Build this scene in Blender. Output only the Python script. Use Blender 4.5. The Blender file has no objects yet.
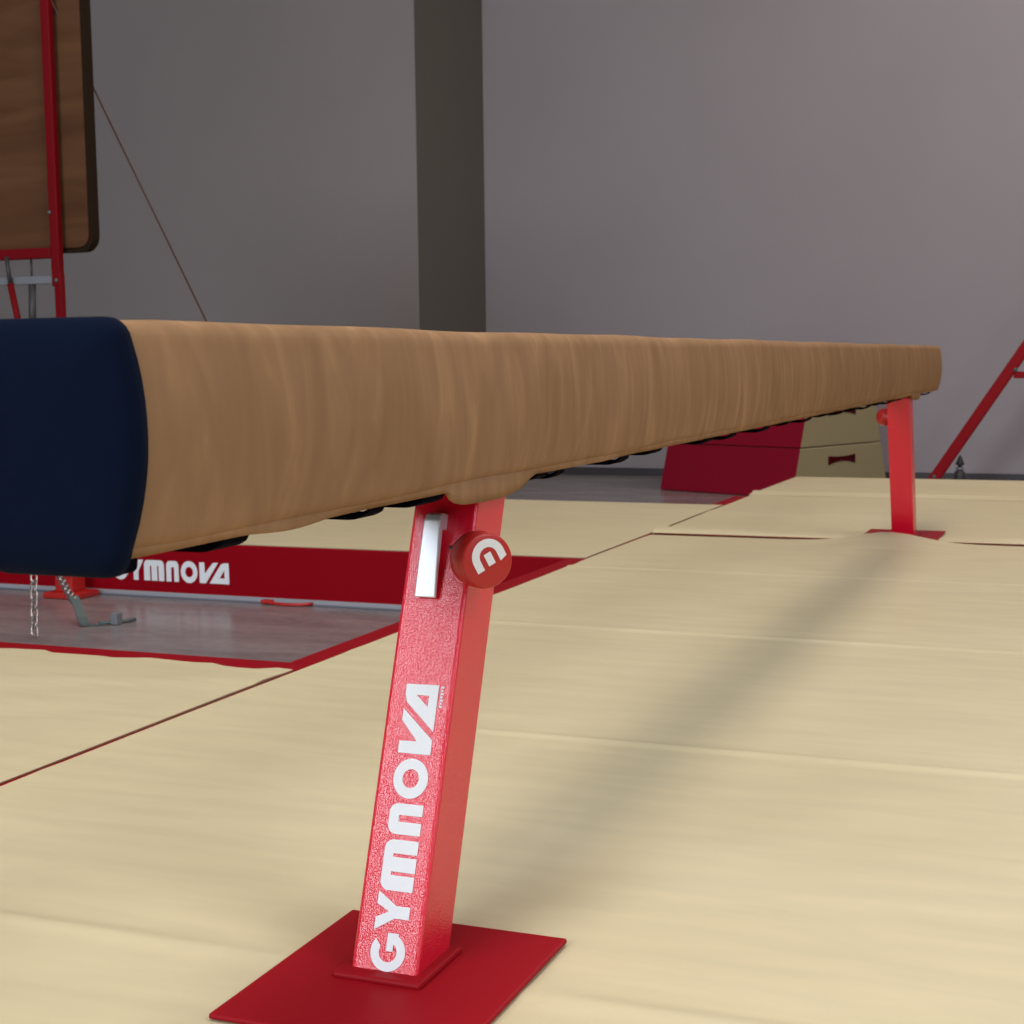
import bpy, bmesh, math, random
from mathutils import Vector, Matrix
random.seed(7)
scn = bpy.context.scene
COL = scn.collection

# ------------------------------------------------------------------ helpers
def link(o, parent=None):
    COL.objects.link(o)
    if parent is not None:
        o.parent = parent
    return o

def obj(name, bm, mat, parent=None, smooth=False, mats=None):
    me = bpy.data.meshes.new(name)
    bmesh.ops.recalc_face_normals(bm, faces=bm.faces[:])
    bm.to_mesh(me); bm.free()
    for m in (mats or [mat]):
        me.materials.append(m)
    if smooth:
        for p in me.polygons: p.use_smooth = True
    return link(bpy.data.objects.new(name, me), parent)

def tag(o, label, cat, group=None):
    o['label'] = label; o['category'] = cat
    if group: o['group'] = group
    return o

def thing(name, label, cat, loc=(0, 0, 0), group=None):
    o = bpy.data.objects.new(name, None)
    o.location = loc; o.empty_display_size = .1
    link(o); tag(o, label, cat, group)
    return o

def struct(name, bm, mat):
    o = obj(name, bm, mat); o['kind'] = 'structure'
    return o

def box(bm, x0, x1, y0, y1, z0, z1, bev=0, seg=2, M=None, mi=0):
    b = bmesh.new()
    bmesh.ops.create_cube(b, size=1)
    for v in b.verts:
        v.co = Vector(((x0+x1)/2+v.co.x*(x1-x0), (y0+y1)/2+v.co.y*(y1-y0), (z0+z1)/2+v.co.z*(z1-z0)))
    if bev:
        bmesh.ops.bevel(b, geom=b.edges[:], offset=bev, segments=seg, affect='EDGES', profile=.5)
    merge(bm, b, M, mi)

def merge(bm, b, M=None, mi=0):
    if M is not None:
        bmesh.ops.transform(b, matrix=M, verts=b.verts[:])
    mp = {}
    for v in b.verts: mp[v] = bm.verts.new(v.co)
    for f in b.faces:
        try:
            nf = bm.faces.new([mp[v] for v in f.verts]); nf.material_index = mi; nf.smooth = f.smooth
        except ValueError: pass
    b.free()

def tube(bm, pts, r, n=12, closed=False):
    pts = [Vector(p) for p in pts]
    rings = []
    N = len(pts)
    up = None
    for i, p in enumerate(pts):
        if closed: t = pts[(i+1) % N]-pts[i-1]
        else: t = pts[min(i+1, N-1)]-pts[max(i-1, 0)]
        t.normalize()
        if up is None:
            up = Vector((0, 0, 1)) if abs(t.z) < .9 else Vector((1, 0, 0))
        s = t.cross(up).normalized(); up = s.cross(t).normalized()
        rr = r[i] if isinstance(r, (list, tuple)) else r
        rings.append([bm.verts.new(p+rr*(math.cos(a)*s+math.sin(a)*up)) for a in [2*math.pi*k/n for k in range(n)]])
    for i in range(N if closed else N-1):
        a, b = rings[i], rings[(i+1) % N]
        for k in range(n):
            f = bm.faces.new([a[k], a[(k+1) % n], b[(k+1) % n], b[k]]); f.smooth = True
    if not closed:
        bm.faces.new(rings[0][::-1]); bm.faces.new(rings[-1])

def lathe(bm, prof, n=48, M=None, mi=0):
    """prof: list of (radius, height) revolved about Z; first and last may be radius 0"""
    b = bmesh.new(); rings = []
    for r, h in prof:
        if r < 1e-6: rings.append([b.verts.new((0, 0, h))])
        else: rings.append([b.verts.new((r*math.cos(2*math.pi*k/n), r*math.sin(2*math.pi*k/n), h)) for k in range(n)])
    for i in range(len(rings)-1):
        A, B = rings[i], rings[i+1]
        for k in range(n):
            k2 = (k+1) % n
            if len(A) == 1 and len(B) == 1: continue
            if len(A) == 1: f = b.faces.new([A[0], B[k], B[k2]])
            elif len(B) == 1: f = b.faces.new([A[k], A[k2], B[0]])
            else: f = b.faces.new([A[k], A[k2], B[k2], B[k]])
            f.smooth = True
    merge(bm, b, M, mi)

# ------------------------------------------------------------------ materials
def mat(name, base, rough=.5, metal=0, coat=0, coat_rough=.1, spec=.5):
    m = bpy.data.materials.new(name); m.use_nodes = True
    nt = m.node_tree; b = nt.nodes['Principled BSDF']
    b.inputs['Base Color'].default_value = (*base, 1)
    b.inputs['Roughness'].default_value = rough
    b.inputs['Metallic'].default_value = metal
    b.inputs['Coat Weight'].default_value = coat
    b.inputs['Coat Roughness'].default_value = coat_rough
    b.inputs['Specular IOR Level'].default_value = spec
    return m

def noise(m, scale=(1, 1, 1), nscale=5, detail=4, distort=0, rough=.5):
    nt = m.node_tree
    tc = nt.nodes.new('ShaderNodeTexCoord'); mp = nt.nodes.new('ShaderNodeMapping')
    mp.inputs['Scale'].default_value = scale
    nz = nt.nodes.new('ShaderNodeTexNoise')
    nz.inputs['Scale'].default_value = nscale; nz.inputs['Detail'].default_value = detail
    nz.inputs['Distortion'].default_value = distort; nz.inputs['Roughness'].default_value = rough
    nt.links.new(tc.outputs['Object'], mp.inputs['Vector']); nt.links.new(mp.outputs[0], nz.inputs['Vector'])
    return nz.outputs['Fac']

def ramp(m, fac, stops):
    nt = m.node_tree
    r = nt.nodes.new('ShaderNodeValToRGB')
    while len(r.color_ramp.elements) < len(stops): r.color_ramp.elements.new(.5)
    for e, (p, c) in zip(r.color_ramp.elements, stops):
        e.position = p; e.color = (*c, 1)
    nt.links.new(fac, r.inputs[0])
    return r.outputs[0]

def mul(m, a, b):
    nt = m.node_tree
    x = nt.nodes.new('ShaderNodeMix'); x.data_type = 'RGBA'; x.blend_type = 'MULTIPLY'
    x.inputs['Factor'].default_value = 1
    nt.links.new(a, x.inputs[6]); nt.links.new(b, x.inputs[7])
    return x.outputs[2]

def setcol(m, out): m.node_tree.links.new(out, m.node_tree.nodes['Principled BSDF'].inputs['Base Color'])

def bump(m, facs, dist, strength=1.0):
    nt = m.node_tree; prev = None
    for f, d in zip(facs, dist):
        b = nt.nodes.new('ShaderNodeBump'); b.inputs['Strength'].default_value = strength
        b.inputs['Distance'].default_value = d
        nt.links.new(f, b.inputs['Height'])
        if prev is not None: nt.links.new(prev, b.inputs['Normal'])
        prev = b.outputs[0]
    nt.links.new(prev, nt.nodes['Principled BSDF'].inputs['Normal'])

# suede beam cover: brushed nap, streaks running up and down the side
M_SUEDE = mat('suede', (.34, .2, .11), .9, spec=.15)
SU = (.305, .176, .093)
s1 = noise(M_SUEDE, (1, 1, .22), 19, 3, 1.8)
s2 = noise(M_SUEDE, (1, 1, .35), 7, 3, 1.6)
c1 = ramp(M_SUEDE, s1, [(.38, tuple(c*.90 for c in SU)), (.58, tuple(c*1.0 for c in SU)), (.76, tuple(c*1.22 for c in SU))])
c2 = ramp(M_SUEDE, s2, [(.3, (.90, .89, .87)), (.7, (1.07, 1.07, 1.08))])
setcol(M_SUEDE, mul(M_SUEDE, c1, c2))
bump(M_SUEDE, [noise(M_SUEDE, (1, 1, 1), 900, 2), s2], [.0003, .002], .5)
_b = M_SUEDE.node_tree.nodes['Principled BSDF']
_b.inputs['Specular IOR Level'].default_value = .03

M_NAVY = mat('navy_fabric', (.0022, .0056, .0185), .9, spec=.06)
bump(M_NAVY, [noise(M_NAVY, (1, 1, 1), 700, 2), noise(M_NAVY, (1, 1, 1.5), 9, 3, .5)], [.0004, .004], .5)
M_STRAP = mat('black_webbing', (.002, .002, .005), .95, spec=.03)
M_DARKUNDER = mat('black_underside', (.005, .005, .006), .95, spec=.05)

# red powder-coat paint with orange-peel texture
M_RED = mat('red_powder_coat', (.74, .006, .030), .21, spec=.85)
bump(M_RED, [noise(M_RED, (1, 1, 1), 640, 1.5)], [.0006], 1.0)
M_REDSM = mat('red_plastic', (.46, .016, .012), .4)
bump(M_REDSM, [noise(M_REDSM, (1, 1, 1), 900, 1)], [.0001], .4)
M_REDDK = mat('dark_red_paint', (.30, .004, .010), .5, spec=.12)
M_CABLE = mat('cable_sheath', (.075, .02, .02), .6)
M_POSTRED = mat('dimmed_red_paint', (.15, .002, .005), .6, spec=.1)  # post red darkened in the colour, standing in for dim light
M_GAPSHADE = mat('gap_shade_brown', (.20, .055, .03), .6, spec=.1)  # tone of the shade line drawn in the mat gap
M_WHITE = mat('white_print', (.80, .82, .84), .5)
M_STEEL = mat('zinc_steel', (.74, .77, .82), .42, .45)
bump(M_STEEL, [noise(M_STEEL, (1, 1, 1), 120, 3)], [.0003], .5)
M_ZINC = mat('dull_zinc', (.10, .125, .125), .5, .3, spec=.3)
M_CHAIN = mat('chain_steel', (.45, .43, .42), .3, .9)
M_BLACK = mat('black_rubber', (.012, .012, .012), .6)
M_DKGREY = mat('dark_grey_metal', (.03, .03, .03), .5)
M_SILVER = mat('silver_bar', (.20, .215, .235), .5, .3)

# tan vinyl
M_TAN = mat('tan_vinyl', (.62, .52, .3), .52, spec=.35)
TN = (.62, .53, .335)
t1 = noise(M_TAN, (1.6, .28, 1), 14, 5, .3)
t2 = noise(M_TAN, (1, .6, 1), 1.6, 3, .5)
setcol(M_TAN, mul(M_TAN, ramp(M_TAN, t1, [(.35, tuple(c*.955 for c in TN)), (.65, tuple(c*1.035 for c in TN))]),
                  ramp(M_TAN, t2, [(.3, (.965, .955, .93)), (.7, (1.02, 1.02, 1.03))])))
bump(M_TAN, [noise(M_TAN, (1.5, .22, 1), 11, 4, .4), noise(M_TAN, (1, 1, 1), 420, 2)], [.0017, .00015], .6)
M_TANBOX = mat('tan_vinyl_box', (.30, .245, .13), .6, spec=.3)
M_MATRED = mat('red_vinyl', (.27, .001, .007), .5, spec=.08)
bump(M_MATRED, [noise(M_MATRED, (1, .5, 1), 12, 3, .3)], [.002], .5)
M_BOXRED = mat('red_vinyl_box', (.26, .005, .022), .6, spec=.12)
bump(M_BOXRED, [noise(M_BOXRED, (1, 1, 1), 7, 3, .3)], [.004], .5)
M_GREYTRIM = mat('grey_trim', (.16, .17, .2), .5)
M_PALEGREY = mat('pale_grey_trim', (.34, .34, .37), .5)

# concrete-grey floor
M_FLOOR = mat('floor_grey', (.2, .18, .18), .26, spec=.5)
fl = mul(M_FLOOR, ramp(M_FLOOR, noise(M_FLOOR, (2.2, .7, 1), 3.2, 6, .6, .62), [(.32, (.17, .148, .15)), (.68, (.265, .235, .235))]),
         ramp(M_FLOOR, noise(M_FLOOR, (1, 1, 1), 30, 4), [(.35, (.93, .93, .93)), (.65, (1.05, 1.05, 1.05))]))
setcol(M_FLOOR, fl)

def wallmat(name, c):
    m = mat(name, c, .75, spec=.25)
    setcol(m, ramp(m, noise(m, (1, 1, 1), .9, 3, .2), [(.3, tuple(k*.97 for k in c)), (.7, tuple(k*1.03 for k in c))]))
    bump(m, [noise(m, (1, 1, 1), 160, 3)], [.0008], .4)
    return m
M_WALL = wallmat('painted_wall', (.335, .305, .325))
M_WALLN = wallmat('painted_wall_grey', (.30, .27, .27))
M_RETURN = wallmat('return_face_shade', (.115, .105, .092))  # wall tone darkened so the return face reads as shaded
M_CEIL = wallmat('ceiling_paint', (.6, .58, .56))
M_BASEB = mat('baseboard_dark', (.045, .04, .045), .5)
M_BOARD = mat('wood_panel', (.2, .1, .05), .6, spec=.1)
setcol(M_BOARD, ramp(M_BOARD, noise(M_BOARD, (1, .5, 4), 3, 5, .8), [(.3, (.075, .032, .014)), (.7, (.115, .052, .024))]))
M_EDGE = mat('dark_edge', (.018, .010, .005), .8, spec=.08)
M_SLOT = mat('dark_red_slot', (.055, .002, .004), .8, spec=.05)

# ------------------------------------------------------------------ room
Z0 = -.2                       # real floor; mat tops are at z = 0
XW = 9.487
def quad(pts):
    bm = bmesh.new(); bm.faces.new([bm.verts.new(p) for p in pts]); return bm
def slab(x0, x1, y0, y1, z0, z1):
    bm = bmesh.new(); box(bm, x0, x1, y0, y1, z0, z1); return bm
RX0, RX1, RY0, RY1, RZ = -6.5, XW, -7.0, 9.0, 5.6
struct('floor', slab(RX0-.2, RX1+.2, RY0-.2, RY1+.2, Z0-.15, Z0), M_FLOOR)
struct('ceiling', slab(RX0-.2, RX1+.2, RY0-.2, RY1+.2, RZ, RZ+.15), M_CEIL)
struct('wall_back', slab(XW, XW+.2, RY0-.2, 3.63, Z0, RZ), M_WALL)
struct('wall_left_bay', slab(8.35, XW+.2, 3.63, RY1+.2, Z0, RZ), M_WALLN)   # nearer stretch of wall with its return face
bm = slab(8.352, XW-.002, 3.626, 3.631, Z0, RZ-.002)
struct('return_shade_sheet', bm, M_RETURN)  # thin sheet carrying the shade of the return face in its colour
struct('wall_right', slab(RX0-.2, RX1, RY0-.2, RY0, Z0, RZ), M_WALL)
struct('wall_left', slab(RX0-.2, 8.35, RY1, RY1+.2, Z0, RZ), M_WALLN)
# rear wall behind the camera, with a high window opening
WY0, WY1, WZ0, WZ1 = .7, 4.0, 2.5, 4.9
bm = bmesh.new()
box(bm, RX0-.2, RX0, RY0, WY0, Z0, RZ); box(bm, RX0-.2, RX0, WY1, RY1, Z0, RZ)
box(bm, RX0-.2, RX0, WY0, WY1, Z0, WZ0); box(bm, RX0-.2, RX0, WY0, WY1, WZ1, RZ)
struct('wall_rear', bm, M_WALL)
bm = bmesh.new()
for yy in (WY0, (WY0+WY1)/2-.03, WY1-.06): box(bm, RX0-.14, RX0-.06, yy, yy+.06, WZ0, WZ1)
for zz in (WZ0, WZ1-.06): box(bm, RX0-.14, RX0-.06, WY0, WY1, zz, zz+.06)
struct('window_1', bm, M_WHITE)
struct('baseboard_back', slab(XW-.018, XW, RY0, 3.63, Z0, Z0+.055), M_BASEB)
struct('baseboard_left', slab(8.332, 8.35, 3.63, RY1, Z0, Z0+.055), M_BASEB)

# ------------------------------------------------------------------ lettering
def arc(cx, cy, rx, ry, a0, a1, n=28):
    return [(cx+rx*math.cos(math.radians(a0+(a1-a0)*i/n)), cy+ry*math.sin(math.radians(a0+(a1-a0)*i/n))) for i in range(n+1)]
def glyphs():
    """logo letters, height 1: name -> (advance, [loops])"""
    g = {}
    # G: thick open ring with an inner stem
    g['G'] = (1.08, [arc(.52, .5, .52, .52, 50, 330) + [(1.04, .24), (1.04, .56), (.55, .56), (.55, .36), (.74, .36)] + arc(.52, .5, .27, .27, 318, 60)])
    g['Y'] = (1.10, [[(0, 1), (.34, 1), (.53, .62), (.72, 1), (1.06, 1), (.70, .42), (.70, 0), (.36, 0), (.36, .42)]])
    g['m'] = (1.55, [[(0, 0), (0, .72)] + arc(.26, .74, .26, .26, 180, 90, 8)[1:] + arc(1.14, .74, .26, .26, 90, 0, 8) +
                     [(1.40, 0), (1.02, 0), (1.02, .72), (.92, .72), (.92, 0), (.52, 0), (.52, .72), (.42, .72), (.42, 0)]])
    g['n'] = (1.01, [[(0, 0), (0, .72)] + arc(.26, .74, .26, .26, 180, 90, 8)[1:] + arc(.60, .74, .26, .26, 90, 0, 8) +
                    [(.86, 0), (.54, 0), (.54, .70), (.35, .70), (.35, 0)]])
    g['o'] = (1.27, [arc(.565, .5, .565, .53, 0, 360, 40)[:-1], arc(.565, .5, .27, .25, 360, 0, 32)[:-1]])
    g['V'] = (.66, [[(0, 1), (.34, 1), (.36, .47), (.94, 1), (1.27, 1), (.42, 0), (0, 0)]])
    g['A'] = (1.36, [[(0, 0), (.80, .93), (1.02, 1), (1.32, 1), (1.34, 0), (.36, 0)], [(.70, .27), (1.02, .27), (1.02, .66)]])
    return g
GL = glyphs()
def word(name, s, M, H, xs, mat_, parent, x_end=True, depth=.0004):
    """flat lettering: glyph plane XY -> world by M; text ends at x=0"""
    cu = bpy.data.curves.new(name, 'CURVE'); cu.dimensions = '2D'; cu.fill_mode = 'BOTH'; cu.extrude = depth
    tot = sum(GL[c][0] for c in s)
    if s.endswith('A'): tot -= GL['A'][0]-1.34
    x = -tot
    for c in s:
        for lp in GL[c][1]:
            sp = cu.splines.new('POLY'); sp.points.add(len(lp)-1)
            for p, (a, b) in zip(sp.points, lp): p.co = ((x+a)*H*xs, (b-.5)*H, 0, 1)
            sp.use_cyclic_u = True
        x += GL[c][0]
    return curve_mesh(name, cu, M, mat_, parent)
def curve_mesh(name, cu, M, mat_, parent):
    tmp = bpy.data.objects.new('tmp', cu); COL.objects.link(tmp)
    bpy.context.view_layer.update()
    me = bpy.data.meshes.new_from_object(tmp.evaluated_get(bpy.context.evaluated_depsgraph_get()))
    bpy.data.objects.remove(tmp); bpy.data.curves.remove(cu)
    me.transform(M); me.name = name; me.materials.clear(); me.materials.append(mat_)
    o = bpy.data.objects.new(name, me)
    return link(o, parent)
def basis(o, x, y, z):
    x, y, z = Vector(x).normalized(), Vector(y).normalized(), Vector(z).normalized()
    return Matrix(((x.x, y.x, z.x, o[0]), (x.y, y.y, z.y, o[1]), (x.z, y.z, z.z, o[2]), (0, 0, 0, 1)))

# ------------------------------------------------------------------ mats
def grid(xs, ys, zf, xyf=None, skirt=-.001):
    """top sheet with a short skirt, as a closed thin shell"""
    bm = bmesh.new(); V = []
    for x in xs:
        row = []
        for y in ys:
            X, Y = xyf(x, y) if xyf else (x, y)
            row.append(bm.verts.new((X, Y, zf(x, y))))
        V.append(row)
    nx, ny = len(xs), len(ys)
    for i in range(nx-1):
        for j in range(ny-1):
            f = bm.faces.new([V[i][j], V[i+1][j], V[i+1][j+1], V[i][j+1]]); f.smooth = True
    loop = [V[i][0] for i in range(nx)] + [V[-1][j] for j in range(1, ny)] + [V[i][-1] for i in range(nx-2, -1, -1)] + [V[0][j] for j in range(ny-2, 0, -1)]
    low = [bm.verts.new((v.co.x, v.co.y, skirt)) for v in loop]
    loop = [bm.verts.new(v.co) for v in loop]
    for i in range(len(loop)):
        k = (i+1) % len(loop)
        bm.faces.new([loop[i], loop[k], low[k], low[i]])
    bm.faces.new(low)
    return bm
def steps(a, b, d, dense=(), w=.05, dd=.004):
    xs = set()
    n = max(1, int(round((b-a)/d)))
    for i in range(n+1): xs.add(round(a+(b-a)*i/n, 5))
    for c in dense:
        k = int(w/dd)
        for i in range(-k, k+1):
            v = c+i*dd
            if a < v < b: xs.add(round(v, 5))
    out = [min(xs)]
    for v in sorted(xs)[1:]:
        if v-out[-1] > .0015: out.append(v)
    return out
def g(x, c, s): return math.exp(-((x-c)/s)**2)
def wob(x, y, k=1.0): return .0010*k*(math.sin(2.3*x+1.1*y+.4)*math.sin(1.7*x-.6*y+1.2)+.6*math.sin(5.1*x+.7*math.sin(2*y)))
SEAM = .873

def landing_mat(label, x0, x1, y0, y1, zf, dense=(), cover=None, xyf=None, d=.06):
    t = thing('landing_mat', label, 'mat', ((x0+x1)/2, (y0+y1)/2, Z0), 'landing mats laid over the gym floor')
    off = Vector(t.location)
    c = cover or (x0, x1, y0, y1)
    xs = steps(c[0], c[1], d, dense); ys = steps(c[2], c[3], d)
    top = obj('mat_cover', grid(xs, ys, zf, xyf), M_TAN, t, True); top.location = -off
    bm = bmesh.new(); box(bm, x0, x1, y0, y1, Z0+.001, -.0015, .004)
    body = obj('mat_body', bm, M_MATRED, t); body.location = -off
    return t, off

# big near mat on the right; creases every metre, hump round the far leg, slightly pushed-up far edge
def z_r1(x, y):
    z = .003 + wob(x, y)
    for c, h in ((.5, .004), (1.49, .005), (2.49, .0045), (3.48, .003)):
        xx = x + .012*math.sin(1.3*y+c) 
        fade = 1/(1+math.exp((y-.42)/.05)) if c == 1.49 else (1-g(y, 0, .25) if c == .5 else 1)
        z += fade*(h*g(xx, c, .016) - .0022*g(xx, c+.05, .045))
    z += .034*g(x, 4.36, .20)*g(y, .035, .15)
    z -= .0015*g(x, 4.37, .05)*(1-g(y, .035, .2))
    # gentle folds running from the slot corner
    for k, (px, py, a, h) in enumerate(((2.86, .2, .04, .0018), (2.1, .5, -.06, .0015), (3.2, -.6, .03, .0015), (1.0, .3, .05, .0015))):
        z += h*g((x-px)-a*(y-py), 0, .03)*g(y, py, .8)
    return z
r1, o1 = landing_mat('large tan landing mat with red body under the long balance beam, nearest on the right', -2.4, 4.372, -3.4, SEAM, z_r1,
                     (.5, 1.49, 2.49, 3.48, 4.34), d=.045)
# red hook-and-loop joining flap bordering the open slot
bm = bmesh.new(); box(bm, 1.93, 3.68, SEAM-.002, .945, -.009, -.0015, .002)
f = obj('joining_flap', bm, M_MATRED, r1); f.location = -o1
def z_r2(x, y):
    return .003 + wob(x, y, .8) + .018*max(0, 1-((x-4.47)/.075)**2)**.5*(1 if abs(x-4.47) < .075 else 0)*(1-g(y, .01, .24)) + .003*g(x, 5.2, .05)
r2, o2 = landing_mat('tan landing mat behind the far red beam leg, with a rolled front edge', 4.392, 5.975, -3.4, SEAM, z_r2, (4.40, 4.47, 4.54), d=.06)
bm = bmesh.new(); box(bm, 5.545, 5.96, SEAM-.002, .945, -.009, -.0015, .002)
f = obj('joining_flap', bm, M_MATRED, r2); f.location = -o2
for ya, yb_ in ((-3.39, -.15), (.16, .868)):
    bm = bmesh.new(); tube(bm, [(4.3865, ya, .0035), (4.3865, (ya+yb_)/2, .0035), (4.3865, yb_, .0035)], .0030, 8)
    f = obj('gap_shade_line', bm, M_GAPSHADE, r2); f.location = -o2  # thin tube that draws the shaded gap in front of this mat
def z_r3(x, y): return .003 + wob(x, y, .8) + .012*g(x, 6.09, .05)
r3, o3 = landing_mat('farthest tan landing mat, lying in front of the red brace and vaulting box', 5.99, 7.09, -3.4, .885, z_r3, (6.09,), d=.06)
# left mats
def z_l1(x, y):
    z = .003 + wob(x, y, 1.2)
    for k, (q, h, w) in enumerate(((.16, .006, .03), (.34, .004, .04), (.62, .004, .05))):   # soft folds fanning from the slot corner
        u = (1.84-x) - (.35+.25*k)*(y-SEAM)
        z += h*g(u-q*0-.03*k, .10+.1*k, w)*g(y, 1.25+.25*k, .45)
    return z
def xy_l1(x, y):
    if x > 1.76:
        t_ = (x-1.76)/.08
        x += t_*(.008*math.sin(17*y)+.006*math.sin(41*y+1)+.004*math.sin(83*y))
        if y < 1.10: x -= t_*.012*math.exp(-((y-.98)/.05)**2)
    return x, y
l1, ol1 = landing_mat('tan landing mat with a wavy red-edged border, nearest on the left', -2.4, 1.925, .882, 3.6, z_l1, (), cover=(-2.4, 1.840, .888, 3.6), xyf=xy_l1, d=.04)
def z_l2(x, y): return .003 + wob(x, y, .8)
l2, ol2 = landing_mat('tan landing mat with lettered red side, beyond the open strip of grey floor', 3.685, 5.54, .882, 4.6, z_l2, (), cover=(3.690, 5.50, .886, 4.6))
word('lettering', 'GYmnoVA', basis((3.6835-ol2.x, 2.200-ol2.y, -.1035-ol2.z), (0, -1, 0), (0, 0, 1), (-1, 0, 0)), .074, .82, M_WHITE, l2)
bm = bmesh.new(); box(bm, 3.679, 3.686, .95, 4.6, Z0+.006, Z0+.020, .001)
f = obj('base_strip', bm, M_PALEGREY, l2); f.location = -ol2
bm = bmesh.new(); box(bm, 3.676, 3.686, .95, 4.6, Z0+.0005, Z0+.0065, .001)
f = obj('base_piping', bm, M_GREYTRIM, l2); f.location = -ol2
# carrying handle hanging at the foot of the mat side
bm = bmesh.new()
pts = [(3.672, 2.045, Z0+.012), (3.664, 2.04, Z0+.009), (3.655, 2.02, Z0+.007), (3.645, 1.96, Z0+.006), (3.652, 1.90, Z0+.007), (3.664, 1.88, Z0+.008), (3.676, 1.868, Z0+.008)]
for i in range(len(pts)-1):
    a, b = Vector(pts[i]), Vector(pts[i+1])
tube(bm, pts, .006, 8)
box(bm, 3.652, 3.684, 2.02, 2.06, Z0+.003, Z0+.016, .004)
f = obj('carrying_handle', bm, M_REDSM, l2); f.location = -ol2

# ------------------------------------------------------------------ balance beam
HB = .5023; HT = HB+.16; BL = 5.0
beam = thing('balance_beam', 'long suede-covered balance beam with navy end cap on two slanting red legs', 'balance beam', (BL/2, 0, 0))
OB = Vector(beam.location)
def bobj(name, bm, m, smooth=False, parent=None, mats=None):
    o = obj(name, bm, m, parent or beam, smooth, mats)
    if parent is None: o.location = -OB
    return o
def section(gx=0.0, grow=0.0, drop=0.0, n=10, yb=.0645, yt=.0545, r=.017, ybot=.0525):
    """rounded section with bulging sides, counter-clockwise; gx 0..1 shrinks for end rounding"""
    pts = []
    def wy(z): e = yt if z > 0 else ybot; return (e + (yb-e)*max(0, 1-(z/.08)**2)) + grow
    zb, zt = -.08-grow-drop, .08+grow
    side = []
    for i in range(n+1):
        z = (zb+r)+(zt-2*r-zb)*i/n
        side.append((wy(z), z))
    def corner(cy, cz, a0, a1, k=5): return [(cy+r*math.cos(math.radians(a0+(a1-a0)*i/k)), cz+r*math.sin(math.radians(a0+(a1-a0)*i/k))) for i in range(k+1)]
    w1 = wy(zt-r); w0 = wy(zb+r)
    pts = side[:-1] + corner(w1-r, zt-r, 0, 90) + [(-y, z) for y, z in reversed(corner(w1-r, zt-r, 0, 90))] + [(-y, z) for y, z in reversed(side[:-1])]
    pts += [(-y, z) for y, z in reversed(corner(w0-r, zb+r, -90, 0)[:-1])] + corner(w0-r, zb+r, -90, 0)[:-1]
    if gx: pts = [(y*(1-gx*.0)-math.copysign(min(abs(y), gx), y), z-math.copysign(min(abs(z), gx), z)) for y, z in pts]
    return pts
def loft(stations, zc, cap=True):
    bm = bmesh.new(); R = []
    for x, pts in stations:
        if callable(x): R.append([bm.verts.new((x(y, z), y, z+zc)) for y, z in pts])
        else: R.append([bm.verts.new((x, y, z+zc)) for y, z in pts])
    n = len(R[0])
    for A, B in zip(R, R[1:]):
        for k in range(n):
            f = bm.faces.new([A[k], A[(k+1) % n], B[(k+1) % n], B[k]]); f.smooth = True
    if cap:
        bm.faces.new(R[0][::-1]); bm.faces.new(R[-1])
    return bm
ZC = HB+.08
def endx(z, o=0.0): return .002+o-(.010*min(1, (-z/.08)**2.2) if z < 0 else .008*(z/.08)**3)
st = [(lambda y, z: endx(z), section()), (lambda y, z: endx(z, .02), section())]
for i in range(1, 100): 
    x = BL*i/100
    if x < .04 or x > BL-.03: continue
    st.append((x, section(0, .0007*math.sin(x*7.3)+.0005*math.sin(x*17+1))))
for k in range(0, 7):
    a = math.radians(90*k/6); st.append((BL-.022+.022*math.sin(a), section(.022*(1-math.cos(a)))))
bobj('beam_cover', loft(st, ZC), M_SUEDE)
# navy cap: pillow-like end with a skirt that hangs a little lower than the brown cover
st = []
def scl(pts, k, dz=0): return [(y*k, z*k+dz) for y, z in pts]
cs = section(0, .0018, .0, r=.0155, ybot=.0505)
def droop(pts, d): return [(y, z - (d*min(1, max(0, (-z-.03)/.05)) if z < 0 else 0)) for y, z in pts]
for k, xo in ((.02, -.033), (.2, -.0325), (.4, -.031), (.6, -.0285), (.75, -.0255), (.87, -.020), (.94, -.0160), (.98, -.0110)):
    st.append((lambda y, z, xo=xo: xo+(endx(z)-.002)*.9, droop(scl(cs, k, 0), .0125*k)))
st.append((0, None))
st[-1] = (lambda y, z: endx(z, -.006), droop(cs, .0125)); st.append((lambda y, z: endx(z, .002), droop(cs, .0125)))
cap = bobj('end_cap', loft(st, ZC), M_NAVY, True)
# navy skirt wrapping under the end
bm = bmesh.new(); box(bm, -.012, .018, -.046, .046, HB-.014, HB+.006, .005, 3)
bobj('cap_skirt', bm, M_STRAP)
# stitched hem along both lower edges, with a scalloped flap over each leg
def hem(side):
    bm = bmesh.new(); prev = None
    N = 400
    for i in range(N+1):
        x = -.004+(BL-.016)*i/N
        def d0(x):
            d = .0015+.0008*math.sin(x*31)
            d += .0045*g(x, .21, .07)+.003*g(x, .98, .10)
            a = (x-.655)/.122
            if abs(a) < 1: d += .0185*(1-abs(a)**(7 if a < 0 else 3.2))**.8
            return d
        d = max(d0(x), d0(BL-x) if side > 0 or True else 0)
        y = side*.0500
        zb = HB+.0075
        pr = [(y-side*.010, zb+.002), (y+side*.0011, zb), (y+side*.0007, HB-.002-d*.3), (y-side*.0005, HB-d), (y-side*.0035, HB-d+.0004), (y-side*.0045, HB+.002)]
        row = [bm.verts.new((x, a, b)) for a, b in pr]
        if prev:
            for k in range(len(row)):
                k2 = (k+1) % len(row)
                f = bm.faces.new([prev[k], prev[k2], row[k2], row[k]]); f.smooth = True
        else: bm.faces.new(row[::-1])
        prev = row
    bm.faces.new(prev)
    return bm
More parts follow.
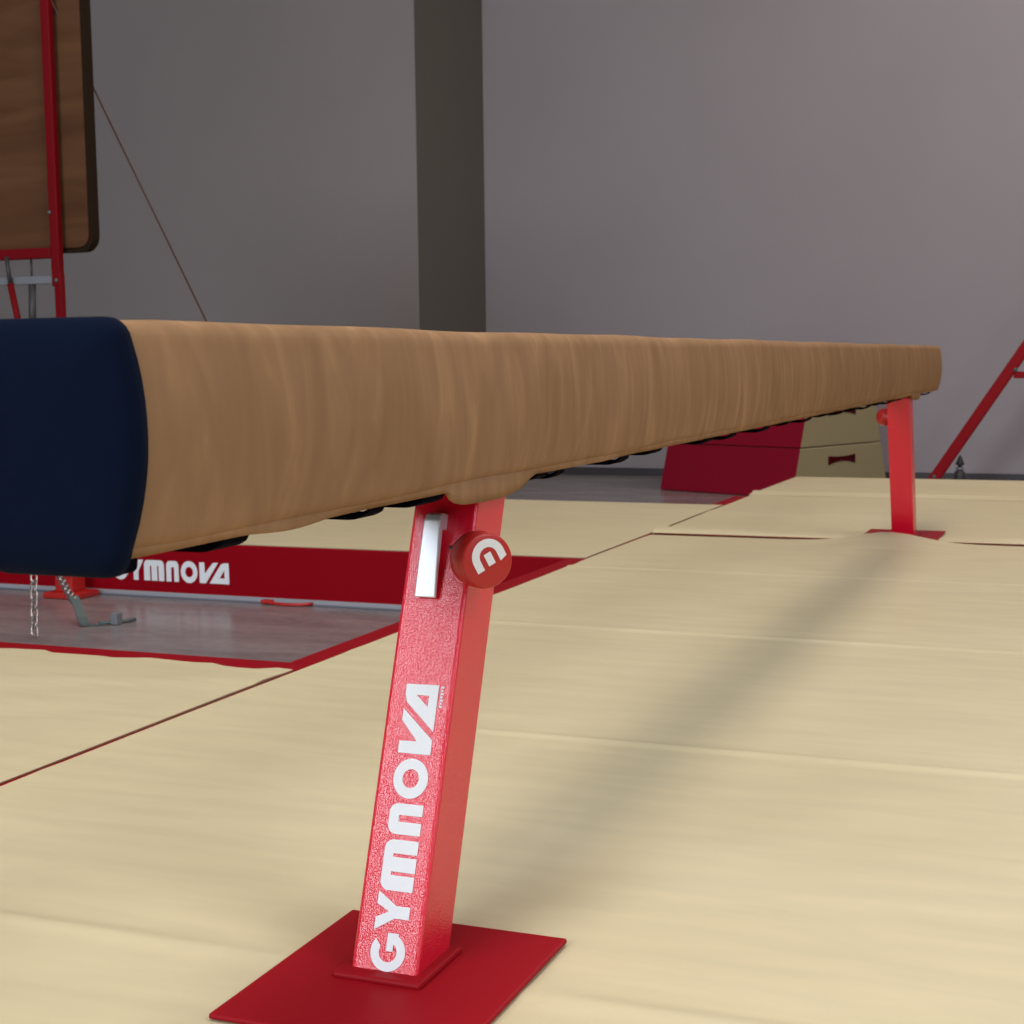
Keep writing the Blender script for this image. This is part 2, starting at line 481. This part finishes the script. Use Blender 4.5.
for sd in (-1, 1): bobj('hem', hem(sd), M_SUEDE)
# dark laced underside
bm = bmesh.new(); box(bm, .05, BL-.05, -.046, .046, HB-.0012, HB+.004, .0005)
bobj('underside_panel', bm, M_DARKUNDER)
# webbing straps lacing the cover below the beam
def strap_mesh(w, sag):
    bm = bmesh.new(); prev = None
    N = 16
    for i in range(N+1):
        t_ = i/N; y = -.0450+.090*t_
        z = HB+.001 - sag*min(1, 1.25*math.sin(math.pi*t_)**.45)
        ww = w*(.72+.28*min(1, math.sin(math.pi*t_)*2))
        row = [bm.verts.new((-ww/2, y, z+.002)), bm.verts.new((ww/2, y, z+.002)), bm.verts.new((ww/2, y, z-.002)), bm.verts.new((-ww/2, y, z-.002))]
        if prev:
            for k in range(4): bm.faces.new([prev[k], prev[(k+1) % 4], row[(k+1) % 4], row[k]])
        else: bm.faces.new(row[::-1])
        prev = row
    bm.faces.new(prev)
    return bm
spots = [(.150, .045, .0135), (.392, .040, .0135), (.520, .060, .0135), (.830, .045, .0125), (.895, .030, .0150), (1.155, .050, .0150), (1.32, .055, .0120), (1.63, .055, .0135), (1.80, .055, .0150),
         (2.08, .065, .0155), (2.30, .06, .0125), (2.52, .06, .0155), (2.74, .07, .0125), (2.95, .07, .0155), (3.17, .07, .0140), (3.39, .075, .0165), (3.62, .07, .0140), (3.83, .07, .0165), (4.04, .07, .0140), (4.53, .085, .0165), (4.80, .07, .0150)]
for x, w, s in spots:
    o = bobj('strap', strap_mesh(w, s), M_STRAP); o.location = Vector((x, 0, 0))-OB

LX, LDX, LW, LS = .6488, .0837, .0748, .3743
def leg_assembly(R4, far):
    """near leg in beam coordinates; R4 turns it round the beam's middle for the far one"""
    def put(name, bm, m, parent=None, smooth=False):
        bm.transform(R4)
        o = obj(name, bm, m, parent or beam, smooth)
        if parent is None: o.location = -OB
        return o
    hw = LW/2
    bm = bmesh.new(); bmesh.ops.create_cube(bm, size=1)
    zt, zb = HB-.002, .006
    for v in bm.verts:
        z = zt if v.co.z > 0 else zb
        x = LX-LS*(HB-z) + (LDX if v.co.x > 0 else 0)
        v.co = Vector((x, math.copysign(hw, v.co.y), z))
    bmesh.ops.bevel(bm, geom=[e for e in bm.edges if abs((e.verts[0].co-e.verts[1].co).z) > .1], offset=.0045, segments=3, affect='EDGES', profile=.5)
    leg = put('leg', bm, M_RED)
    # saddle bracket under the beam, mostly covered by the flap
    bm = bmesh.new(); box(bm, LX-.02, LX+LDX+.012, -.045, .045, HB-.014, HB-.002, .003)
    put('saddle_plate', bm, M_REDDK)
    # floor plate (red, lies on the mats)
    xb = LX-LS*HB
    bm = bmesh.new()
    box(bm, xb-.13, xb+LDX+.085, -.14, .12, .006, .012, .0025)
    box(bm, xb-.012, xb+LDX+.012, -hw-.012, hw+.012, .010, .018, .003)
    put('foot_plate', bm, M_REDDK)
    # frame on the outer face: x up the leg, y across, z outwards
    t_ = Vector((LS, 0, 1)).normalized(); nn = Vector((-1, 0, LS)).normalized()
    def F(l, y, d): return Matrix.Translation(Vector((LX, 0, HB))+t_*l+nn*d) @ basis((0, 0, 0), t_, (0, 1, 0), nn) @ Matrix.Translation((0, y, 0))
    H = .0372
    M = R4 @ F(-.2238, -.0022, .0006)
    w_ = word('lettering', 'GYmnoVA', M, H, .985, M_WHITE, leg)
    # tiny print beside the A
    bm = bmesh.new()
    for k in range(7): box(bm, -.0235+k*.0034, -.0215+k*.0034, -.0270+.0008*(k % 2), -.0236, -.0002, .0004)
    box(bm, -.0240, -.0010, -.0240, -.0236, -.0002, .0004)
    bm.transform(F(-.2238, 0, .0006)); put('small_print', bm, M_WHITE, leg)
    # clamp lever: bent, wedge-shaped plate
    prof = [(-.1315, .0045), (-.1320, .0085), (-.100, .0135), (-.062, .0190), (-.050, .0200), (-.043, .0175), (-.0395, .0115), (-.0385, 0), (-.056, 0), (-.058, .010)]
    bm = bmesh.new()
    def yw(l): k = (l+.132)/.092; return (.0185-.0058*k, -.0060+.0005*k)
    A = [bm.verts.new((l, yw(l)[0], d)) for l, d in prof]; B = [bm.verts.new((l, yw(l)[1], d)) for l, d in prof]
    n = len(prof)
    for k in range(n): bm.faces.new([A[k], A[(k+1) % n], B[(k+1) % n], B[k]])
    bm.faces.new(A[::-1]); bm.faces.new(B)
    bmesh.ops.recalc_face_normals(bm, faces=bm.faces[:])
    bmesh.ops.bevel(bm, geom=bm.edges[:], offset=.0013, segments=2, affect='EDGES', profile=.5)
    bm.transform(F(0, 0, 0)); put('clamp_lever', bm, M_STEEL)
    bm = bmesh.new(); lathe(bm, [(0, 0), (.0022, 0), (.0022, .0012), (0, .0016)], 16, F(-.075, -.0135, 0)); put('screw', bm, M_DKGREY)
    # round red pull knob on the corner of the tube
    ax = Vector((-.69, -.724, .02)).normalized(); c = Vector((.6215, -.0385, .4225))
    K = basis(c, ax.cross(Vector((0, 0, 1))) * -1, ax.cross(ax.cross(Vector((0, 0, 1)))) * -1, ax)
    bm = bmesh.new()
    lathe(bm, [(0, -.006), (.012, -.006), (.012, .004), (.0282, .005), (.0292, .008), (.0292, .013), (.0299, .0145), (.0299, .0335), (.0291, .0342), (.0293, .0352), (.0287, .0380), (.0277, .0394), (.0260, .0398), (0, .0398)], 64, K)
    knob = put('knob', bm, M_REDSM)
    # emblem: open ring and inner bar
    cu = bpy.data.curves.new('emblem', 'CURVE'); cu.dimensions = '2D'; cu.fill_mode = 'BOTH'; cu.extrude = .0003
    ro, ri = .0188, .0102
    L1 = [(ro, -.0085)] + arc(0, 0, ro, ro, 0, 180, 24) + [(-ro, -.0105), (-ri, -.0105)] + arc(0, 0, ri, ri, 180, 0, 20) + [(ri, -.0105)]
    L2 = [(-.0042, .0040), (.0042, .0040), (.0042, -.0095), (-.0042, -.0095)]
    for lp in (L1, L2):
        sp = cu.splines.new('POLY'); sp.points.add(len(lp)-1)
        for p, (a, b) in zip(sp.points, lp): p.co = (a, b, 0, 1)
        sp.use_cyclic_u = True
    curve_mesh('emblem', cu, R4 @ K @ Matrix.Translation((.0012, .0045, .0400)) @ Matrix.Rotation(math.radians(EMB), 4, 'Z'), M_WHITE, knob)
EMB = 27
leg_assembly(Matrix.Identity(4), False)
leg_assembly(Matrix.Translation((BL+.0, 0, 0)) @ Matrix.Rotation(math.pi, 4, 'Z'), True)

# ------------------------------------------------------------------ tiered vaulting box
vb = thing('vaulting_box', 'tiered foam vaulting box with red long side and tan end with hand slots', 'vaulting box', (8.67, 1.34, Z0))
OV = Vector(vb.location)
Lc, Cc = Vector((8.394, 2.0)), Vector((7.99, 1.085)); e2 = Vector((.918, -.395)); EW = 1.04
def ring(z, ins=0):
    k = .28*(z-Z0)
    a = Cc+e2*(k+ins); b = Cc+e2*(EW-k-ins); c = Lc+e2*(EW-k-ins); d = Lc+e2*(k+ins)
    dd = (Lc-Cc).normalized()*ins
    return [a+dd, b+dd, c-dd, d-dd]
tiers = [(Z0+.002, .088), (.092, .378), (.382, .60)]
def tier(z0, z1):
    bm = bmesh.new(); R = []
    for z, ins in ((z0, .006), (z0+.006, 0), (z1-.006, 0), (z1, .006)):
        R.append([bm.verts.new((p.x-OV.x, p.y-OV.y, z-OV.z)) for p in ring(z, ins)])
    for i, (A, B) in enumerate(zip(R, R[1:])):
        for k in range(4):
            f = bm.faces.new([A[k], A[(k+1) % 4], B[(k+1) % 4], B[k]]); f.material_index = 0 if k in (1, 3) else 1
    bm.faces.new(R[0][::-1]); f = bm.faces.new(R[-1]); f.material_index = 1
    return bm
for i, (z0, z1) in enumerate(tiers):
    o = obj('box_tier', tier(z0, z1), None, vb, mats=[M_BOXRED, M_TANBOX])
    if i < 2:
        for side in (0, 1):
            zc = (z0+z1)/2 + (.060 if i == 0 else .065)
            base = Cc if side == 0 else Lc
            ctr = base+e2*(EW/2)
            nrm = Vector((-(Lc-Cc).normalized().x, -(Lc-Cc).normalized().y)) * (1 if side == 0 else -1)
            bm = bmesh.new()
            pr = [(-.145, .026), (-.06, .018), (.06, .018), (.145, .026), (.145, -.028), (.08, -.014), (0, -.008), (-.08, -.014), (-.145, -.028)]
            if side == 1: pr = pr[::-1]
            A = []; B = []
            for a, b in pr:
                P = ctr+e2*a
                A.append(bm.verts.new((P.x+nrm.x*.004-OV.x, P.y+nrm.y*.004-OV.y, zc+b-OV.z)))
                B.append(bm.verts.new((P.x-nrm.x*.004-OV.x, P.y-nrm.y*.004-OV.y, zc+b-OV.z)))
            bm.faces.new(A); bm.faces.new(B[::-1])
            for k in range(len(A)): bm.faces.new([A[k], B[k], B[(k+1) % len(A)], A[(k+1) % len(A)]])
            obj('hand_slot', bm, M_SLOT, o)
    if i < 2:
        z2 = tiers[i+1][0]; bm = bmesh.new(); R = []
        for z in (z1-.003, z2+.003): R.append([bm.verts.new((p.x-OV.x, p.y-OV.y, z-OV.z)) for p in ring(z, .03)])
        for k in range(4): bm.faces.new([R[0][k], R[0][(k+1) % 4], R[1][(k+1) % 4], R[1][k]])
        bm.faces.new(R[0][::-1]); bm.faces.new(R[1])
        obj('tier_joint', bm, M_SLOT, vb)

# ------------------------------------------------------------------ red braced frame at the right
bf = thing('slanted_brace', 'red slanting brace with crossbar by the back wall, at the right edge', 'gym frame', (8.6, -.3, Z0))
OF = Vector(bf.location)
bm = bmesh.new()
a = Vector((8.6, .395, Z0+.012)); dz = Vector((0, -.443, .684)).normalized()
L = 1.75; q = dz.cross(Vector((1, 0, 0)))
Mb = basis(a, dz, (1, 0, 0), dz.cross(Vector((1, 0, 0))))
box(bm, -.0, L, -.038, .038, -.032, .032, .008, 3, Mb)
o = obj('brace', bm, M_REDDK, bf); o.location = -OF
bm = bmesh.new(); box(bm, 8.55, 8.65, .30, .47, Z0+.001, Z0+.014, .004)
o = obj('foot_plate', bm, M_REDDK, bf); o.location = -OF
bm = bmesh.new(); box(bm, 8.575, 8.625, -.60, -.095, .485, .525, .004)
o = obj('crossbar', bm, M_REDDK, bf); o.location = -OF
bm = bmesh.new(); box(bm, 8.56, 8.64, -.68, -.60, Z0+.001, 2.2, .006)
o = obj('upright', bm, M_REDDK, bf); o.location = -OF
for (yy, zz) in ((.345, -.10), (-.105, .535)):
    bm = bmesh.new(); lathe(bm, [(.0, 0), (.012, 0), (.012, .006), (0, .009)], 12, basis((8.563, yy, zz), (0, 1, 0), (0, 0, -1), (-1, 0, 0)))
    o = obj('bolt', bm, M_ZINC, bf); o.location = -OF
# floor anchor with a black cone cap
fa = thing('floor_anchor', 'small floor anchor with a black cone top beside the red brace', 'floor anchor', (8.3, .172, Z0))
bm = bmesh.new(); lathe(bm, [(.001, .250), (.010, .235), (.024, .200), (.026, .192), (0, .192)], 20); obj('cone_cap', bm, M_BLACK, fa)
bm = bmesh.new(); lathe(bm, [(0, .194), (.012, .194), (.012, .165), (.030, .150), (.034, .10), (.022, .08), (.022, .01), (.05, .008), (.05, .001), (0, .001)], 20); obj('anchor_body', bm, M_DKGREY, fa)
bm = bmesh.new(); lathe(bm, [(.0122, .180), (.024, .176), (.024, .166), (.0122, .162)], 16); obj('collar', bm, M_SILVER, fa)

# ------------------------------------------------------------------ left frame with board, tie chains, guy wire
lf = thing('apparatus_post', 'tall red gym post with crossbars in the open floor strip, behind the navy beam end', 'gym frame', (3.6, 2.812, Z0))
OL = Vector(lf.location)
def lobj(name, bm, m, smooth=False):
    o = obj(name, bm, m, lf, smooth); o.location = -OL; return o
bm = bmesh.new(); box(bm, 3.588, 3.612, 2.787, 2.817, Z0+.02, .95, .003); lobj('lower_post', bm, M_POSTRED)
bm = bmesh.new(); box(bm, 3.586, 3.614, 2.790, 2.826, .905, 2.02, .004); lobj('upper_post', bm, M_POSTRED)
bm = bmesh.new(); box(bm, 3.535, 3.665, 2.735, 2.885, Z0+.001, Z0+.022, .004); box(bm, 3.56, 3.64, 2.775, 2.85, Z0+.02, Z0+.115, .006); lobj('base_plate', bm, M_REDSM)
bm = bmesh.new(); box(bm, 3.582, 3.618, 2.825, 3.75, 1.003, 1.040, .004); lobj('red_crossbar', bm, M_POSTRED)
bm = bmesh.new(); box(bm, 3.590, 3.615, 2.820, 3.75, .914, .943, .004); lobj('silver_crossbar', bm, M_SILVER)
bm = bmesh.new(); box(bm, 3.578, 3.622, 3.70, 3.745, Z0+.001, 2.02, .004); lobj('outer_post', bm, M_POSTRED)
bm = bmesh.new(); tube(bm, [(3.578, 3.010, 1.012), (3.575, 2.996, .918)], .0075, 10); lobj('rod', bm, M_DKGREY)
bm = bmesh.new(); tube(bm, [(3.575, 2.996, .918), (3.575, 2.965, .77), (3.575, 2.958, .735)], .0115, 10); lobj('red_rod', bm, M_POSTRED)
bm = bmesh.new(); tube(bm, [(3.600, 2.921, 1.005), (3.600, 2.921, .93)], .004, 8); lobj('thin_rod', bm, M_DKGREY)
bm = bmesh.new(); tube(bm, [(3.598, 2.919, .914), (3.598, 2.928, .71)], .013, 12); lobj('turnbuckle', bm, M_DKGREY)
for z in (.925, 1.16):
    bm = bmesh.new(); lathe(bm, [(0, 0), (.007, 0), (.007, .004), (0, .006)], 12, basis((3.5865, 2.805 if z < 1 else 2.822, z), (0, 1, 0), (0, 0, -1), (-1, 0, 0)))
    lobj('bolt', bm, M_ZINC)
bm = bmesh.new(); lathe(bm, [(0, 0), (.012, 0), (.014, .01), (.008, .02), (0, .022)], 12, Matrix.Translation((3.575, 2.945, .775))); lobj('clip', bm, M_SILVER)

# wooden board fixed behind the post
bd = thing('wooden_board', 'brown wooden board with dark rounded border, mounted behind the red post', 'board', (3.66, 3.2, 1.03))
def rrect(y0, y1, z0, z1, r, x0, x1):
    bm = bmesh.new(); pts = []
    for cy, cz, a0 in ((y1-r, z1-r, 0), (y0+r, z1-r, 90), (y0+r, z0+r, 180), (y1-r, z0+r, 270)):
        for i in range(9): a = math.radians(a0+90*i/8); pts.append((cy+r*math.cos(a), cz+r*math.sin(a)))
    A = [bm.verts.new((x0, a, b)) for a, b in pts]; B = [bm.verts.new((x1, a, b)) for a, b in pts]
    bm.faces.new(A); bm.faces.new(B[::-1])
    for k in range(len(A)): bm.faces.new([A[k], B[k], B[(k+1) % len(A)], A[(k+1) % len(A)]])
    return bm
bm = rrect(2.678, 3.8, 1.024, 2.0, .055, 3.634, 3.672); o = obj('board_border', bm, M_EDGE, bd); o.location = -Vector(bd.location)
bm = rrect(2.694, 3.78, 1.040, 1.985, .042, 3.630, 3.640); o = obj('board_face', bm, M_BOARD, bd); o.location = -Vector(bd.location)

def chain(name, label, p0, p1, sag=0.0, pitch=.034, w=.0115, r=.0033):
    p0, p1 = Vector(p0), Vector(p1)
    t = thing(name, label, 'chain', p1)
    N = int((p1-p0).length/pitch)
    bm = bmesh.new(); pts = []
    lh = pitch*.62
    for k in range(20):
        a = 2*math.pi*k/20
        pts.append(Vector((w*math.cos(a), 0, (lh-w)*(1 if math.sin(a) > 0 else -1)*min(1, abs(math.sin(a))*3)+w*math.sin(a))))
    tube(bm, pts, r, 8, True)
    first = None
    for i in range(N):
        s = (i+.5)/N
        q = p0.lerp(p1, s); q.z -= sag*4*s*(1-s)
        dirv = (p1-p0); dirv.z -= sag*4*(1-2*s); dirv.normalize()
        side = dirv.cross(Vector((0, 0, 1)))
        side = Vector((1, 0, 0)) if side.length < .01 else side.normalized()
        M = basis(q-p1, side.cross(dirv), side, dirv) @ Matrix.Rotation(math.radians(45+90*(i % 2)), 4, 'Z')
        if first is None:
            first = obj('chain_link', bm, M_CHAIN, t, True); first.matrix_local = M
        else:
            c = first.copy(); link(c); c.parent = t; c.matrix_local = M
    return t
chain('tie_chain', 'steel chain hanging nearly upright to the floor, leftmost under the navy end', (3.590, 2.928, .70), (2.842, 2.362, Z0+.016))
chain('hook_chain', 'short slanting steel chain from the red post base to the metal hook', (3.545, 2.84, -.062), (3.150, 2.452, -.126), .012, .034)
# bent metal bracket lying on the floor at the chain's end
hk = thing('metal_hook', 'bent grey metal hook bracket on the floor at the slanting chain end', 'hook', (3.09, 2.365, Z0))
def strip(bm, pts, w, th, side):
    side = Vector(side).normalized(); prev = None
    for i, p in enumerate(pts):
        p = Vector(p); t = (Vector(pts[min(i+1, len(pts)-1)])-Vector(pts[max(i-1, 0)])).normalized(); n = t.cross(side).normalized()
        row = [bm.verts.new(p+side*w/2*a+n*th/2*b) for a, b in ((-1, -1), (1, -1), (1, 1), (-1, 1))]
        if prev:
            for k in range(4): bm.faces.new([prev[k], prev[(k+1) % 4], row[(k+1) % 4], row[k]])
        else: bm.faces.new(row[::-1])
        prev = row
    bm.faces.new(prev)
bm = bmesh.new()
strip(bm, [(.065, .090, .085), (.05, .065, .062), (.025, .03, .025), (.010, .008, .008), (.0, -.005, .0045), (.02, -.025, .004), (.03, -.045, .004)], .030, .005, (.75, -.6, 0))
obj('hook_plate', bm, M_ZINC, hk)
bm = bmesh.new(); tube(bm, [(.03, -.03, .010), (.06, -.06, .008), (.10, -.085, .007), (.13, -.10, .009)], .006, 8); obj('hook_pin', bm, M_ZINC, hk)
bm = bmesh.new(); box(bm, .05, .085, -.085, -.06, .001, .040, .004); obj('hook_tab', bm, M_SILVER, hk)

gw = thing('guy_wire', 'thin dark red guy wire slanting down from the post top across the grey wall', 'wire', (4.5896, 2.4331, .006))
bm = bmesh.new(); P0 = Vector((3.605, 2.793, 1.885)); P1 = Vector((4.5896, 2.4331, .02)); G0 = Vector(gw.location)
tube(bm, [P0-G0, P1-G0], .0033, 8); obj('cable', bm, M_CABLE, gw)
bm = bmesh.new(); lathe(bm, [(0, 0), (.02, 0), (.02, .006), (.008, .010), (.006, .02), (0, .022)], 16); obj('cable_foot', bm, M_ZINC, gw)

# ------------------------------------------------------------------ lights
def area(name, loc, rot, sx, sy, power, col):
    l = bpy.data.lights.new(name, 'AREA'); l.shape = 'RECTANGLE'; l.size = sx; l.size_y = sy; l.energy = power; l.color = col
    o = bpy.data.objects.new(name, l); COL.objects.link(o); o.location = loc; o.rotation_euler = rot
    return o
D = math.radians
# daylight through the rear window and the side window, both behind the camera
area('window_daylight', (RX0+.02, (WY0+WY1)/2, (WZ0+WZ1)/2), (0, D(-90), 0), WZ1-WZ0, WY1-WY0, 400, (.84, .91, 1.0))
area('side_window_daylight', (-1.8, -4.4, 2.6), (D(66), 0, D(-18)), 2.6, 1.8, 60, (.76, .85, 1.0))
# lamps on the ceiling: strips above the beam, one by the back wall; the right-hand one is an added fill
area('ceiling_strip_near', (.2, -.1, 4.7), (0, 0, 0), 3.4, 1.6, 106, (.98, .96, .94))
area('ceiling_strip_far', (4.6, .1, RZ-.12), (0, 0, 0), 4.0, 1.0, 62, (1.0, .88, .70))
area('fill_light_right', (-.4, -5.0, RZ-.12), (0, 0, 0), 2.2, 2.2, 160, (.90, .94, 1.0))  # added out of view to brighten the near right mats
area('ceiling_lamp_back', (8.3, -2.6, RZ-.12), (0, 0, 0), 1.6, 3.5, 140, (1.0, .93, .90))

w = bpy.data.worlds.new('world'); scn.world = w; w.use_nodes = True
w.node_tree.nodes['Background'].inputs[0].default_value = (.75, .85, 1, 1)
w.node_tree.nodes['Background'].inputs[1].default_value = .6

# ------------------------------------------------------------------ camera
cam = bpy.data.cameras.new('camera'); co = bpy.data.objects.new('camera', cam); COL.objects.link(co)
pan, tilt, roll = 0.37859386742270434, 0.10937735665385638, 0.011694331971531625
cf = math.cos(tilt)
fw = Vector((math.cos(pan)*cf, math.sin(pan)*cf, -math.sin(tilt)))
rt = Vector((math.sin(pan), -math.cos(pan), 0)); dn = fw.cross(rt)
r2 = math.cos(roll)*rt+math.sin(roll)*dn; d2 = -math.sin(roll)*rt+math.cos(roll)*dn
co.matrix_world = basis((-0.8649296171674794, -0.6756815493218303, 0.6328270459424141), r2, -d2, -fw)
cam.sensor_width = 36; cam.lens = 1526.71/1024*36; cam.shift_y = 14.5/1024
cam.clip_start = .02; cam.clip_end = 100
cam.dof.use_dof = True; cam.dof.focus_distance = 1.75; cam.dof.aperture_fstop = 20
scn.camera = co
scn.view_settings.view_transform = 'Standard'; scn.view_settings.look = 'None'
scn.view_settings.exposure = .07; scn.view_settings.gamma = 1
